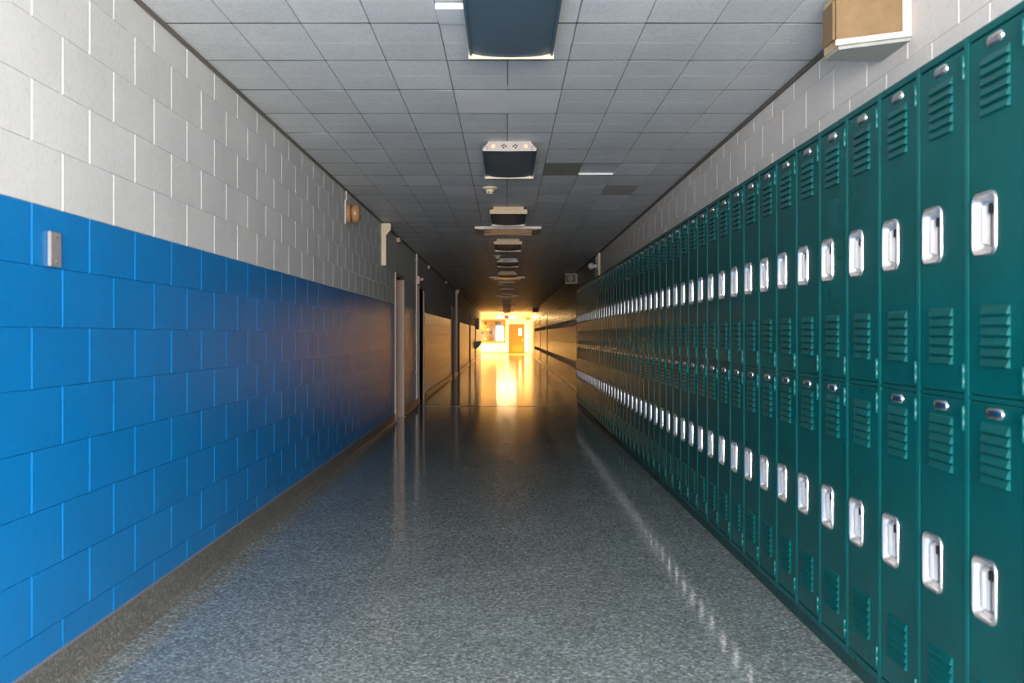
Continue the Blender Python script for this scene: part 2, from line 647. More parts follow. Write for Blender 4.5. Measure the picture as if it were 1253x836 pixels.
wf = MB().box(XR, XR + 0.36, 16.66, 53.0, 2.045, CEIL).box(XR, XR + 0.36, 53.0, YW, 0, CEIL).box(XR + 0.33, XR + 0.36, 16.66, 53.0, 0, 2.045)
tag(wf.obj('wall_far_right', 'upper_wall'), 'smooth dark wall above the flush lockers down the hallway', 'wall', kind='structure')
tag(MB().box(XR - 0.012, XR, 16.66, YW, 2.05, 2.068, 0.002).obj('trim_2', 'cream'), 'cream ledge strip along the top of the flush lockers', 'trim', kind='structure')
tag(MB().box(XR - 0.02, XR, 21.3, YW, CEIL - 0.10, CEIL - 0.075, 0.003).obj('trim_3', 'cream'), 'cream strip running high on the right wall past the speaker', 'trim', kind='structure')
POSTS = [(35.72, 35.94), (43.0, 43.2), (52.2, 53.0)]
for i, (a, b) in enumerate(POSTS):
    lab = ['wide tan pilaster ending the long run of flush lockers', 'tan pilaster between the two farther runs of flush lockers', 'broad tan pilaster ending the last flush lockers'][i]
    tag(MB().box(XR - 0.03, XR + 0.33, a, b, 0, 2.045, 0.006).obj('trim_%d' % (4 + i), 'steel_paint'), lab, 'pilaster', kind='structure')
tag(MB().box(XR - 0.02, XR + 0.33, 16.62, 16.72, 0, 2.045, 0.004).obj('trim_7', 'steel_paint'), 'narrow tan post where projecting lockers meet flush lockers', 'post', kind='structure')
mb = MB()
for (a, b) in ((16.72, 35.72), (35.94, 43.0), (43.2, 52.2), (53.0, YW)):
    mb.prism([(XR + 0.02, 0.12), (XR - 0.006, 0.12), (XR - 0.008, 0.04), (XR - 0.04, 0.003), (XR - 0.045, 0), (XR + 0.02, 0)], 'y', a, b)
tag(mb.obj('baseboard_right', 'terrazzo_base'), 'terrazzo baseboard under the flush lockers', 'baseboard', kind='structure')

# far cross corridor
tag(MB().box(-9, 9, YE, YE + 0.2, 0, CEIL).obj('wall_end', 'end_wall'), 'bright cream wall closing the far end of the hallway', 'wall', kind='structure')
tag(MB().box(-9, XL - 0.30, YW - 0.2, YW, 0, CEIL).box(-9.2, -9, YW - 0.2, YE + 0.2, 0, CEIL).obj('wall_cross_left', 'end_wall'), 'cream wall of the cross corridor turning left', 'wall', kind='structure')
tag(MB().box(XR + 0.36, 9, YW - 0.2, YW, 0, CEIL).box(9, 9.2, YW - 0.2, YE + 0.2, 0, CEIL).obj('wall_cross_right', 'end_wall'), 'cream wall of the cross corridor turning right', 'wall', kind='structure')
tag(MB().box(-9, 9, YE - 0.012, YE, 0, 0.13, 0.003).obj('baseboard_end', 'terrazzo_base'), 'terrazzo baseboard along the bright end wall', 'baseboard', kind='structure')

# entrance behind the camera
wk = MB().box(-1.9, -1.4, YB - 0.2, YB, 0, CEIL).box(1.4, 1.95, YB - 0.2, YB, 0, CEIL).box(-1.4, 1.4, YB - 0.2, YB, 2.52, CEIL)
tag(wk.obj('wall_back', 'white'), 'white wall around the glazed entrance behind the viewer', 'wall', kind='structure')
win = thing('window_1', 'aluminium framed glazed entrance letting daylight into the corridor', 'window', (0, YB - 0.1, 0), kind='structure')
fm = MB()
for x in (-1.4, -0.02, 1.36):
    fm.box(x, x + 0.04, -0.03, 0.03, 0, 2.52, 0.003)
for z in (0.0, 2.09, 2.48):
    fm.box(-1.36, 1.36, -0.03, 0.03, z, z + 0.04, 0.003)
fm.obj('window_frame', 'frame_alu', win)
for x in (-1.36, 0.02):
    for (z0, z1) in ((0.04, 2.09), (2.13, 2.48)):
        MB().box(x, x + 1.34, -0.004, 0.004, z0, z1).obj('pane', 'glass', win)

# ------------------------------------------------------------------ ceiling
ceiling = tag(MB().box(-1.9, 1.95, YB, YW, CEIL + 0.05, CEIL + 0.15).obj('ceiling', 'ceil_back'), 'ceiling of grey acoustic tiles with dark joints', 'ceiling', kind='structure')
tag(MB().box(-9.2, 9.2, YW, YE + 0.2, CEIL, CEIL + 0.15).obj('ceiling', 'tile'), 'plain ceiling of the far cross corridor', 'ceiling', kind='structure')
TW, TD, TX, TY = 0.3113, 0.575, 0.007, 4.812


def tile_geo(mb, w, d, ox=0.0, oy=0.0, oz=0.0, scored=True, t=0.028):
    gx, gy, c = 0.0024, 0.0072, 0.0012
    x0, x1 = ox - w / 2 + gx, ox + w / 2 - gx
    y0, y1 = oy - d / 2 + gy, oy + d / 2 - gy
    prof = [(y0, t), (y0, c), (y0 + c, 0)]
    if scored:
        prof += [(oy - 0.003, 0), (oy, 0.0008), (oy + 0.003, 0)]
    prof += [(y1 - c, 0), (y1, c), (y1, t)]
    n = len(prof)
    vs = []
    for (x, inset) in ((x0, 1), (x0 + c, 0), (x1 - c, 0), (x1, 1)):
        for (yy, zz) in prof:
            vs.append((x, yy, oz + (max(zz, c) if inset else zz)))
    fs = []
    for k in range(3):
        for i in range(n - 1):
            fs.append((k * n + i, k * n + i + 1, (k + 1) * n + i + 1, (k + 1) * n + i))
    fs.append(tuple(reversed(range(n))))
    fs.append(tuple(range(3 * n, 4 * n)))
    mb.add(vs, fs)


tb = MB()
tile_geo(tb, TW, TD)
tile_me = tb.mesh('ceiling_tile', 'tile')
tb = MB()
tile_geo(tb, TW, TD, scored=False)
tile_var = {k: tb.mesh('ceiling_tile', k) for k in ('tile_new', 'tile_olive', 'tile_brown')}
SPECIAL = {(6, -3): 'tile_new', (7, -2): 'tile_new', (13, -3): 'tile_new', (5, 1): 'tile_olive', (5, 3): 'tile_new',
           (7, 2): 'tile_new', (7, 3): 'tile_brown', (8, 3): 'tile_new', (9, 3): 'tile_new', (26, -4): 'tile_new', (4, 20): 'tile_new'}
rest = MB()
for k in range(-17, 94):
    for j in range(-5, 5):
        cx, cy = TX + (j + 0.5) * TW, TY + (k + 0.5) * TD
        if cy + TD / 2 > YW + 0.3:
            continue
        if not (-2 <= k < 27):
            tile_geo(rest, TW, TD, cx, cy, CEIL)
            continue
        if k == 1 and j in (-1, 0):
            continue
        if k == -2 and j == -1:
            hb = MB()
            tile_geo(hb, TW, TD * 0.42, scored=False)
            place('ceiling_tile', hb.mesh('ceiling_tile', 'tile_new'), ceiling, (cx, cy + TD * 0.27, CEIL - 0.016), (0.05, 0, 0))
            hb = MB()
            tile_geo(hb, TW, TD * 0.54, scored=False)
            place('ceiling_tile', hb.mesh('ceiling_tile', 'tile'), ceiling, (cx, cy - TD * 0.23, CEIL))
            continue
        me = tile_me
        if (k, j) in SPECIAL:
            me = tile_var[SPECIAL[(k, j)]]
        dz, rot = random.uniform(-0.0004, 0.0004), (random.uniform(-0.0012, 0.0012), random.uniform(-0.004, 0.004), 0)
        if (k, j) == (5, 2):
            dz, rot = 0.021, (0, 0, 0)
        if (k, j) == (4, -4):
            dz, rot = 0.001, (0.0, 0.014, 0)
        place('ceiling_tile', me, ceiling, (cx, cy, CEIL + dz), rot)
bar_me = MB().box(-1.545, 1.576, -0.0073, 0.0073, 0.0003, 0.0028).mesh('grid_bar', 'ceil_back')
bars = MB()
for k in range(-17, 94):
    if -2 <= k <= 27:
        place('grid_bar', bar_me, ceiling, (0, TY + k * TD, CEIL))
    elif TY + k * TD < YW:
        bars.box(-1.545, 1.576, TY + k * TD - 0.0073, TY + k * TD + 0.0073, CEIL + 0.0003, CEIL + 0.0028)
bars.obj('distant_grid_bars', 'ceil_back', ceiling)['kind'] = 'stuff'
o = rest.obj('distant_ceiling_tiles', 'tile', ceiling)
o['kind'] = 'stuff'
tb = MB()
tile_geo(tb, 2 * TW, TD, scored=False)
place('blank_ceiling_panel', tb.mesh('blank_ceiling_panel', 'tile_new'), ceiling, (TX, TY + 1.5 * TD, CEIL))
tag(MB().prism([(XL - 0.005, CEIL - 0.018), (XL + 0.012, CEIL - 0.018), (XL + 0.016, CEIL + 0.02), (XL - 0.005, CEIL + 0.02)], 'y', YB, YW).obj('trim_8', 'angle'),
    'thin brown-grey angle strip where the left wall meets the ceiling', 'trim', kind='structure')
tag(MB().prism([(XR + 0.005, CEIL - 0.022), (XR - 0.014, CEIL - 0.022), (XR - 0.020, CEIL + 0.02), (XR + 0.005, CEIL + 0.02)], 'y', YB, YW).obj('trim_9', 'angle'),
    'thin brown-grey angle strip where the right wall meets the ceiling', 'trim', kind='structure')

# ------------------------------------------------------------------ lockers
LW, LTOP = 0.300, 2.033
DOOR_Z = ((1.063, 2.008), (0.084, 1.046))       # upper, lower
HAND = ((0.055, 1.514), (0.055, 0.556))
HW, HH = 0.124, 0.168
LOUV = (((1.938, 1.806), (1.287, 1.152)), ((0.982, 0.848), (0.308, 0.186)))
PLATE_Z = (1.981, 1.021)
HINGE_Z = ((1.952, 1.110), (0.996, 0.142))


def body_mesh(depth):
    mb = MB()
    w = LW / 2
    for s in (-1, 1):
        a, b = sorted((s * (w - 0.0115), s * (w - 0.0004)))
        mb.box(-0.0026, 0.03, a, b, 0.055, LTOP, 0.0018)
        a, b = sorted((s * (w - 0.003), s * (w - 0.0006)))
        mb.box(0.03, depth, a, b, 0.0, LTOP)
    wi = w - 0.0116
    mb.box(-0.002, 0.03, -wi, wi, 2.0105, LTOP, 0.002)
    mb.box(-0.001, 0.03, -wi, wi, 1.048, 1.061, 0.0015)
    mb.box(-0.002, 0.03, -wi, wi, 0.056, 0.081, 0.002)
    mb.box(0.0, depth, -w + 0.001, w - 0.001, LTOP - 0.003, LTOP)
    mb.box(depth - 0.004, depth, -wi, wi, 0.0, LTOP - 0.004)
    mb.box(0.03, depth - 0.005, -wi, wi, 1.052, 1.058)
    return mb.mesh('locker_frame', 'green')


plinth_me = MB().box(0.006, 0.024, -LW / 2 + 0.0005, LW / 2 - 0.0005, 0.0, 0.057, 0.002).mesh('plinth', 'green_dark')


def door_mesh(t):
    z0, z1 = DOOR_Z[t]
    hy, hz = HAND[t]
    y0, y1 = -0.1365, 0.1365
    c = 0.004
    a0, a1, b0, b1 = hy - HW / 2 + 0.008, hy + HW / 2 - 0.008, hz - HH / 2 + 0.008, hz + HH / 2 - 0.008
    ys, zs = [y0 + c, a0, a1, y1 - c], [z0 + c, b0, b1, z1 - c]
    mb = MB()
    vs = [(0.0, yy, zz) for zz in zs for yy in ys]
    fs = []
    for r in range(3):
        for q in range(3):
            if r == 1 and q == 1:
                continue
            fs.append((r * 4 + q, r * 4 + q + 1, (r + 1) * 4 + q + 1, (r + 1) * 4 + q))
    mb.add(vs, fs)
    # folded edges, as separate strips sharing the outline
    ring0 = [(0.0, y0 + c, z0 + c), (0.0, y1 - c, z0 + c), (0.0, y1 - c, z1 - c), (0.0, y0 + c, z1 - c)]
    ring1 = [(0.003, y0, z0), (0.003, y1, z0), (0.003, y1, z1), (0.003, y0, z1)]
    ring2 = [(0.022, p[1], p[2]) for p in ring1]
    mb.loft([ring0, ring1, ring2], False, False)
    # sides of the handle hole
    h0 = [(0.0, a0, b0), (0.0, a1, b0), (0.0, a1, b1), (0.0, a0, b1)]
    mb.loft([h0, [(0.02, p[1], p[2]) for p in h0]], False, False)
    return mb.mesh('door', 'green')


def cup_mesh(t, lite=False):
    hy, hz = HAND[t]
    rings = []
    seg = 2 if lite else 5
    for (dw, n_, r) in ((0.0, 0.0005, 0.026), (0.002, -0.004, 0.026), (0.010, -0.0055, 0.022), (0.016, -0.003, 0.020), (0.024, 0.010, 0.016), (0.036, 0.019, 0.012), (0.05, 0.022, 0.008)):
        pts = rrect(hy, hz, HW - dw, HH - dw, r, seg)
        rings.append([(n_, p[0], p[1]) for p in pts])
    mb = MB()
    mb.loft(rings, False, True)
    return mb.mesh('handle_cup', 'chrome', True)


def lever_mesh(t):
    hy, hz = HAND[t]
    mb = MB()
    # upright pull inside the cup, nearer its far side
    prof = [(0.018, hy + 0.006), (0.004, hy + 0.002), (-0.002, hy + 0.008), (-0.003, hy + 0.016), (0.002, hy + 0.023), (0.018, hy + 0.026)]
    n = len(prof)
    rings = []
    for (z, k) in ((hz - 0.056, 0.3), (hz - 0.050, 1.0), (hz + 0.046, 1.0), (hz + 0.054, 0.3)):
        rings.append([(0.018 + (p[0] - 0.018) * k, p[1], z) for p in prof])
    mb.loft(rings, True, True)
    return mb.mesh('lift_lever', 'chrome_soft', True)


def slot_mesh(t):
    hy, hz = HAND[t]
    return MB().box(0.006, 0.017, hy - 0.022, hy - 0.006, hz + 0.026, hz + 0.052, 0.002).mesh('latch_slot', 'slot')


def louvre_geo(mb, z, y=0.0, t=0.0):
    w, h = 0.0735, 0.0125
    pr = [(0.0005, h, 0.97), (-0.003, h - 0.004, 0.93), (-0.0085, -h + 0.0035, 0.90), (-0.0078, -h + 0.001, 0.91), (0.0005, -h + 0.0005, 1.0)]
    vs, n = [], len(pr)
    for s in (-1, 1):
        for (x, zz, k) in pr:
            vs.append((x, y + s * w * k, z + zz))
    fs = [(i, i + 1, n + i + 1, n + i) for i in range(n - 1)] + [tuple(range(n)), tuple(range(2 * n - 1, n - 1, -1))]
    mb.add(vs, fs)


mb = MB()
louvre_geo(mb, 0)
louvre_me = mb.mesh('louvre', 'green')


def louvre_zs(t):
    out = []
    for (a, b) in LOUV[t]:
        out += [a + (b - a) * i / 5 for i in range(6)]
    return out


def louvre_set(t):
    mb = MB()
    for z in louvre_zs(t):
        louvre_geo(mb, z)
    return mb.mesh('louvres', 'green')


def plate_mesh(t):
    mb = MB()
    rings = []
    for (k, n_) in ((1.0, 0.0), (0.97, -0.004), (0.82, -0.0065), (0.5, -0.0078)):
        pts = rrect(0.0, PLATE_Z[t], 0.082 * k, 0.030 * k, 0.0145 * k, 4)
        rings.append([(n_, p[0], p[1]) for p in pts])
    mb.loft(rings, False, True)
    return mb.mesh('number_plate', 'plate_chrome', True)


def hinge_mesh(z):
    return MB().lathe([(0.004, z - 0.034), (0.0058, z - 0.032), (0.0058, z - 0.001), (0.005, z), (0.0058, z + 0.001), (0.0058, z + 0.032), (0.004, z + 0.034)], 'z', 8, (-0.0035, -0.138, 0)).mesh('hinge', 'green', True)


K = {'body': body_mesh(0.31), 'door': [door_mesh(0), door_mesh(1)], 'cup': [cup_mesh(0), cup_mesh(1)], 'cup_lite': [cup_mesh(0, True), cup_mesh(1, True)],
     'lever': [lever_mesh(0), lever_mesh(1)], 'slot': [slot_mesh(0), slot_mesh(1)], 'louv': [louvre_set(0), louvre_set(1)],
     'plate': [plate_mesh(0), plate_mesh(1)], 'hinge': [[hinge_mesh(z) for z in HINGE_Z[0]], [hinge_mesh(z) for z in HINGE_Z[1]]]}


def locker(x, y, level, label, group, bare_lower=False):
    """level 2: every louvre a piece; 1: louvres joined per door; 0: far, frame, doors and pulls only"""
    L = thing('locker', label, 'locker', (x, y, 0), group=group)
    place('locker_frame', K['body'], L)
    place('plinth', plinth_me, L)
    for t in (0, 1):
        d = place('door', K['door'][t], L)
        place('handle_cup', K['cup' if level else 'cup_lite'][t], d)
        if level:
            place('lift_lever', K['lever'][t], d)
            for h in K['hinge'][t]:
                place('hinge', h, d)
            if not (bare_lower and t == 1):
                place('number_plate', K['plate'][t], d)
        if level == 2:
            place('latch_slot', K['slot'][t], d)
            for z in louvre_zs(t):
                place('louvre', louvre_me, d, (0, 0, z))
        elif level == 1:
            place('louvres', K['louv'][t], d)['kind'] = 'stuff'
    return L


Y0 = 2.253
for k in range(-2, 48):
    yc = Y0 + (k + 0.5) * LW
    lab = 'green two-tier steel locker with chrome pulls in the long projecting row'
    grp = 'projecting row of green lockers'
    if k == 3:
        lab, grp = 'green two-tier locker whose lower door has lost its number plate', None
    elif k == 5:
        lab, grp = 'green two-tier locker standing beneath the big tan wall speaker', None
    elif 0 <= k < 3:
        lab, grp = 'green two-tier locker, %s on the entrance side of the one missing its number plate' % ('third', 'second', 'first')[k], None
    elif k == 4:
        lab, grp = 'green two-tier locker between the one missing a number plate and the one beneath the speaker', None
    elif 6 <= k < 12:
        lab, grp = 'green two-tier locker, %s beyond the one beneath the big tan speaker' % ('first', 'second', 'third', 'fourth', 'fifth', 'sixth')[k - 6], None
    elif k == 45:
        lab, grp = 'green two-tier locker standing beneath the cream raceway strip', None
    elif k == 46:
        lab, grp = 'green two-tier locker, second from the narrow tan post', None
    elif k == 47:
        lab, grp = 'last green locker of the projecting row, touching the narrow tan post', None
    locker(XK, yc, 2 if 0 <= k < 12 else 1, lab, grp, k == 3)

for (a, b, lab, grp) in ((16.72, 35.72, 'flush green locker in the long run up to the wide tan pilaster', 'flush lockers of the long run'),
                         (35.94, 43.0, 'flush green locker between the two tan pilasters', 'flush lockers between pilasters'),
                         (43.2, 52.2, 'flush green locker beyond the second tan pilaster', 'flush lockers of the last run')):
    n = int((b - a) / LW)
    pitch = (b - a) / n
    for k in range(n):
        locker(XR - 0.012, a + (k + 0.5) * pitch, 0, lab, grp)

# ------------------------------------------------------------------ ceiling light fixtures
def fixture_mesh(w, Ln, low):
    """housing pan, wrap lens; origin at the near end, ceiling plane"""
    pan = MB().prism([(-w / 2 + 0.045, 0.0), (w / 2 - 0.045, 0.0), (w / 2 - 0.03, -0.032), (-w / 2 + 0.03, -0.032)], 'y', 0.004, Ln - 0.004)
    pr = [(-w / 2 + 0.012, -0.030)]
    for i in range(9):
        t = i / 8
        pr.append((-w / 2 + 0.012 + (w - 0.024) * t, -low + 0.010 + 0.014 * abs(2 * t - 1) ** 4 - 0.004 * (1 - abs(2 * t - 1))))
    pr.append((w / 2 - 0.012, -0.030))
    lens = MB().prism(pr, 'y', 0.012, Ln - 0.012)
    return pan, lens


FIX_W, FIX_L, LOW = 0.40, 1.16, 0.078
pan_b, lens_b = fixture_mesh(FIX_W, FIX_L, LOW)
pan_me, lens_me = pan_b.mesh('housing', 'cream'), lens_b.mesh('lens', 'lens_dark', True)
rail_me = MB().box(-0.006, 0.006, 0.01, FIX_L - 0.01, -0.064, -0.030, 0.002).mesh('side_rail', 'lens_dark')
cap_me = MB().prism([(-0.165, 0.0), (0.165, 0.0), (0.165, -0.030), (0.205, -0.032), (0.205, -LOW), (-0.205, -LOW), (-0.205, -0.032), (-0.165, -0.030)], 'y', 0, 0.012).mesh('end_cap', 'tan')
capw_me = MB().prism([(-0.150, 0.0), (0.150, 0.0), (0.192, -0.050), (0.196, -0.066), (0.186, -0.070), (-0.186, -0.070), (-0.196, -0.066), (-0.192, -0.050)], 'y', 0, 0.004).mesh('end_plate', 'plate_pink')
capf_me = MB().prism([(-0.165, 0.0), (0.165, 0.0), (0.205, -0.032), (0.205, -LOW), (-0.205, -LOW), (-0.205, -0.032)], 'y', FIX_L - 0.012, FIX_L).mesh('end_cap', 'cream')
dots = MB()
for s in (-1, 1):
    for (dx, dz) in ((-0.012, 0.0), (0.0, 0.010), (0.004, -0.010), (0.014, 0.004)):
        dots.lathe([(0.0065, -0.003), (0.0065, 0.001)], 'y', 8, (s * 0.040 + s * dx, 0, -0.036 + dz))
    dots.lathe([(0.004, -0.003), (0.004, 0.001)], 'y', 6, (s * 0.165, 0, -0.040))
    dots.lathe([(0.004, -0.003), (0.004, 0.001)], 'y', 6, (s * 0.162, 0, -0.058))
dots_me = dots.mesh('socket_holes', 'slot')
knock = MB()
for s in (-1, 1):
    knock.lathe([(0.017, -0.002), (0.015, -0.0035), (0.015, 0.001)], 'y', 14, (s * 0.118, 0, -0.034))
knock_me = knock.mesh('knockouts', 'cream')

fix_y = [3.37] + [6.82 + 3.46 * k for k in range(15)]
for i, fy in enumerate(fix_y):
    if fy + FIX_L > YW + 0.4:
        break
    lab = {0: 'large unlit dark-lensed ceiling light beside the sagging half tile',
           1: 'unlit ceiling light with bare white slotted end plate before the first smoke detector',
           2: 'unlit tan-capped ceiling light just past the first smoke detector',
           3: 'unlit tan-capped ceiling light just past the first square diffuser light',
           4: 'unlit ceiling light with bare white end plate past the second smoke detector'}.get(i, 'small unlit tan-capped ceiling light in the far row')
    F = thing('ceiling_light', lab, 'ceiling light', (0.024, fy, CEIL), group=None if i < 5 else 'far row of unlit ceiling lights')
    place('housing', pan_me, F)
    place('lens', lens_me, F)
    for s in (-1, 1):
        place('side_rail', rail_me, F, (s * (FIX_W / 2 - 0.006), 0, 0))
    place('end_cap', capf_me, F)
    if i in (1, 4):
        p = place('end_plate', capw_me, F)
        place('socket_holes', dots_me, p)
        place('knockouts', knock_me, p)
    else:
        place('end_cap', cap_me, F)

for i, fy in enumerate((12.15, 22.58, 32.96, 43.34, 53.7)):
    lab = 'square pale-diffuser ceiling light with tan ends between two tan-capped lights' if i == 0 else 'distant square ceiling light with tan ends crossing the row of lights'
    F = thing('square_ceiling_light', lab, 'ceiling light', (0.024, fy, CEIL), group=None if i == 0 else 'distant square ceiling lights')
    MB().prism([(-0.43, 0.0), (0.43, 0.0), (0.43, -0.030), (-0.43, -0.030)], 'y', 0, 0.014).obj('front_lip', 'offwhite', F)
    MB().prism([(-0.43, 0.0), (0.43, 0.0), (0.43, -0.030), (-0.43, -0.030)], 'y', 0.756, 0.77).obj('rear_lip', 'offwhite', F)
    for s in (-1, 1):
        MB().prism([(s * 0.43, 0.0), (s * 0.43, -0.026), (s * 0.325, -0.040), (s * 0.325, 0.0)], 'y', 0.014, 0.756).obj('end_wing', 'tan', F)
    MB().prism([(-0.325, 0.0), (0.325, 0.0), (0.325, -0.022), (0.2, -0.030), (-0.2, -0.030), (-0.325, -0.022)], 'y', 0.014, 0.756).obj('diffuser', 'lens_pale', F, smooth=True)

# smoke detectors
for i, (x, yy) in enumerate(((-0.155, 8.95), (-0.15, 16.55))):
    S = thing('smoke_detector', ['cream smoke detector on the ceiling before the tan-capped light', 'small cream smoke detector before the farther bare-plate ceiling light'][i], 'smoke detector', (x, yy, CEIL))
    MB().lathe([(0.075, 0.0), (0.075, -0.010), (0.068, -0.016), (0.045, -0.022)], 'z', 24).obj('mounting_base', 'cream', S, smooth=True)
    MB().lathe([(0.046, -0.020), (0.040, -0.040), (0.038, -0.056), (0.030, -0.062)], 'z', 24).obj('sensor_head', 'cream', S, smooth=True)
    v = MB()
    for a in range(6):
        an = a * PI / 3 + 0.3
        cx, cy = 0.0375 * math.cos(an), 0.0375 * math.sin(an)
        v.box(cx - 0.008, cx + 0.008, cy - 0.008, cy + 0.008, -0.054, -0.044)
    v.obj('vents', 'slot', S)

# ------------------------------------------------------------------ wall fittings
# wedge-shaped corridor speakers on the right wall
SPK = [(3.73, 'big tan cloth speaker box on the white wall above the near lockers'),
       (21.0, 'speaker box with pale frame high on the wall past the narrow tan post'),
       (46.6, 'distant speaker box high on the wall beyond the second pilaster')]
for (sy, lab) in SPK:
    S = thing('wall_speaker', lab, 'speaker', (XR, sy, 2.385))
    H = CEIL - 2.385 - 0.03
    P = [(0.0, -0.07), (-0.255, 0.05), (-0.262, 0.19), (-0.235, 0.215), (0.0, 0.215)]      # plan, x then y
    MB().prism([(p[0] * 0.96, p[1] + 0.004) for p in P], 'z', 0.0, H).obj('cabinet', 'tan', S)
    a, b = Vector((P[0][0], P[0][1], 0)), Vector((P[1][0], P[1][1], 0))
    d = (b - a)
    n = Vector((-d.y, d.x, 0)).normalized()
    if n.y > 0:
        n = -n
    q0 = a + d * 0.55 + n * 0.006

    def slab(u0, u1, z0, z1, out0, out1):
        mb = MB()
        vs = []
        for u in (u0, u1):
            for o_ in (out0, out1):
                for z in (z0, z1):
                    q = a + d * u + n * o_
                    vs.append((q.x, q.y, z))
        mb.add(vs, [(0, 1, 3, 2), (4, 6, 7, 5), (0, 4, 5, 1), (2, 3, 7, 6), (0, 2, 6, 4), (1, 5, 7, 3)])
        return mb
    slab(0.10, 0.985, 0.022, H - 0.022, -0.004, 0.006).obj('grille', 'grille', S)
    fr = MB()
    for args in ((0.0, 0.11, 0, H), (0.11, 0.99, 0, 0.022), (0.11, 0.99, H - 0.022, H)):
        s_ = slab(*args, -0.006, 0.013)
        fr.add(s_.v, s_.f)
    fr.obj('front_frame', 'offwhite', S)
    MB().prism([(p[0] * 0.94, p[1] * 0.98 + 0.006) for p in P], 'z', -0.012, 0.0).obj('base_panel', 'base_grey', S)
    if sy > 10:
        cone = MB().lathe([(0.062, 0.0), (0.066, 0.004), (0.055, 0.006), (0.02, 0.001), (0.012, 0.003)], 'y', 18)
        cone.obj('speaker_cone', 'base_grey', S, (q0.x, q0.y, H / 2), (PI, 0, math.atan2(d.y, d.x) + PI), smooth=True)
    MB().box(-0.262, -0.250, 0.06, 0.18, 0.03, H - 0.03, 0.002).obj('side_grille', 'grille', S)

# electric bell high on the left wall
B = thing('alarm_bell', 'round brown alarm bell on a grey plate high on the left wall', 'bell', (XL, 9.12, 2.405))
MB().box(0.0, 0.012, -0.13, 0.05, -0.115, 0.115, 0.004).obj('back_plate', 'offwhite', B)
MB().lathe([(0.088, 0.012), (0.094, 0.024), (0.094, 0.040), (0.070, 0.048)], 'x', 28).obj('mounting_ring', 'bell', B, smooth=True)
MB().lathe([(0.050, 0.046), (0.082, 0.060), (0.090, 0.070), (0.090, 0.096), (0.078, 0.118), (0.050, 0.130), (0.012, 0.133)], 'x', 28).obj('gong', 'bell', B, smooth=True)
MB().lathe([(0.012, 0.130), (0.012, 0.138), (0.006, 0.140)], 'x', 10).obj('centre_screw', 'chrome', B, smooth=True)
MB().box(0.0, 0.010, -0.06, -0.045, 0.115, 0.215, 0.002).obj('conduit', 'offwhite', B)

# small plate on the blue wall
C = thing('cover_plate', 'small blank grey metal cover plate on the blue blocks', 'cover plate', (XL, 3.205, 1.515))
MB().box(0.0, 0.013, -0.040, 0.040, -0.060, 0.060, 0.004).obj('plate', 'plate_grey', C)
for z in (-0.043, 0.043):
    MB().lathe([(0.005, 0.012), (0.005, 0.0145), (0.003, 0.0155)], 'x', 8, (0, 0, z)).obj('screw', 'chrome', C, smooth=True)


def funnel(y, label, zlow):
    R = thing('wall_raceway', label, 'raceway', (XL, y, 0))
    MB().box(0.0, 0.115, -0.05, 0.05, CEIL - 0.10, CEIL - 0.02, 0.003).obj('top_box', 'cream', R)
    MB().prism([(0.0, CEIL - 0.10), (0.115, CEIL - 0.10), (0.060, CEIL - 0.165), (0.0, CEIL - 0.165)], 'y', -0.05, 0.05).obj('funnel', 'cream', R)
    MB().box(0.0, 0.058, -0.04, 0.04, zlow, CEIL - 0.165, 0.003).obj('channel', 'cream', R)
    MB().box(0.0, 0.061, -0.042, 0.042, zlow - 0.012, zlow, 0.002).obj('end_cap', 'offwhite', R)


funnel(11.68, 'cream funnel-topped cable raceway hanging on the white wall past the bell', 2.10)
funnel(28.7, 'distant cream funnel-topped raceway between two brown doors', 0.15)

# conduit with alarm strobe between the first two doorways
R = thing('wall_conduit', 'pale vertical conduit from ceiling to base between two door frames', 'conduit', (XL, 16.0, 0))
MB().lathe([(0.016, 0.14), (0.016, CEIL - 0.02)], 'z', 12, (0.022, 0, 0)).obj('pipe', 'offwhite', R, smooth=True)
for z in (0.6, 1.3, 2.5):
    MB().box(0.0, 0.04, -0.03, 0.03, z, z + 0.02, 0.003).obj('strap', 'offwhite', R)
A = thing('fire_alarm', 'white fire alarm box with red face on the pale conduit', 'fire alarm', (XL + 0.038, 15.97, 2.16))
MB().box(0.0, 0.035, -0.065, 0.065, -0.065, 0.065, 0.004).obj('back_box', 'offwhite', A)
MB().box(0.035, 0.055, -0.062, 0.062, -0.062, 0.062, 0.004).obj('face', 'red', A)
MB().lathe([(0.025, 0.055), (0.03, 0.08), (0.022, 0.10), (0.010, 0.108)], 'x', 14, (0, 0.0, 0.015)).obj('strobe_lens', 'offwhite', A, smooth=True)

for i, (yy, s) in enumerate(((13.35, 1.0), (18.6, 0.9), (24.0, 0.8))):  # plain tan boxes of unidentified use, set under the ceiling
    J = thing('junction_cover', ['small tan cover tucked under the ceiling above the first door frame', 'small tan cover under the ceiling just past the second door frame', 'small tan cover under the ceiling well before the far raceway'][i], 'junction box', (XL, yy, CEIL - 0.065))
    MB().box(0.0, 0.05 * s, -0.12 * s, 0.12 * s, -0.03, 0.035, 0.006).obj('cover', 'tan', J)
    MB().lathe([(0.006, 0.05 * s - 0.001), (0.006, 0.05 * s + 0.003)], 'x', 8).obj('screw', 'chrome_soft', J)

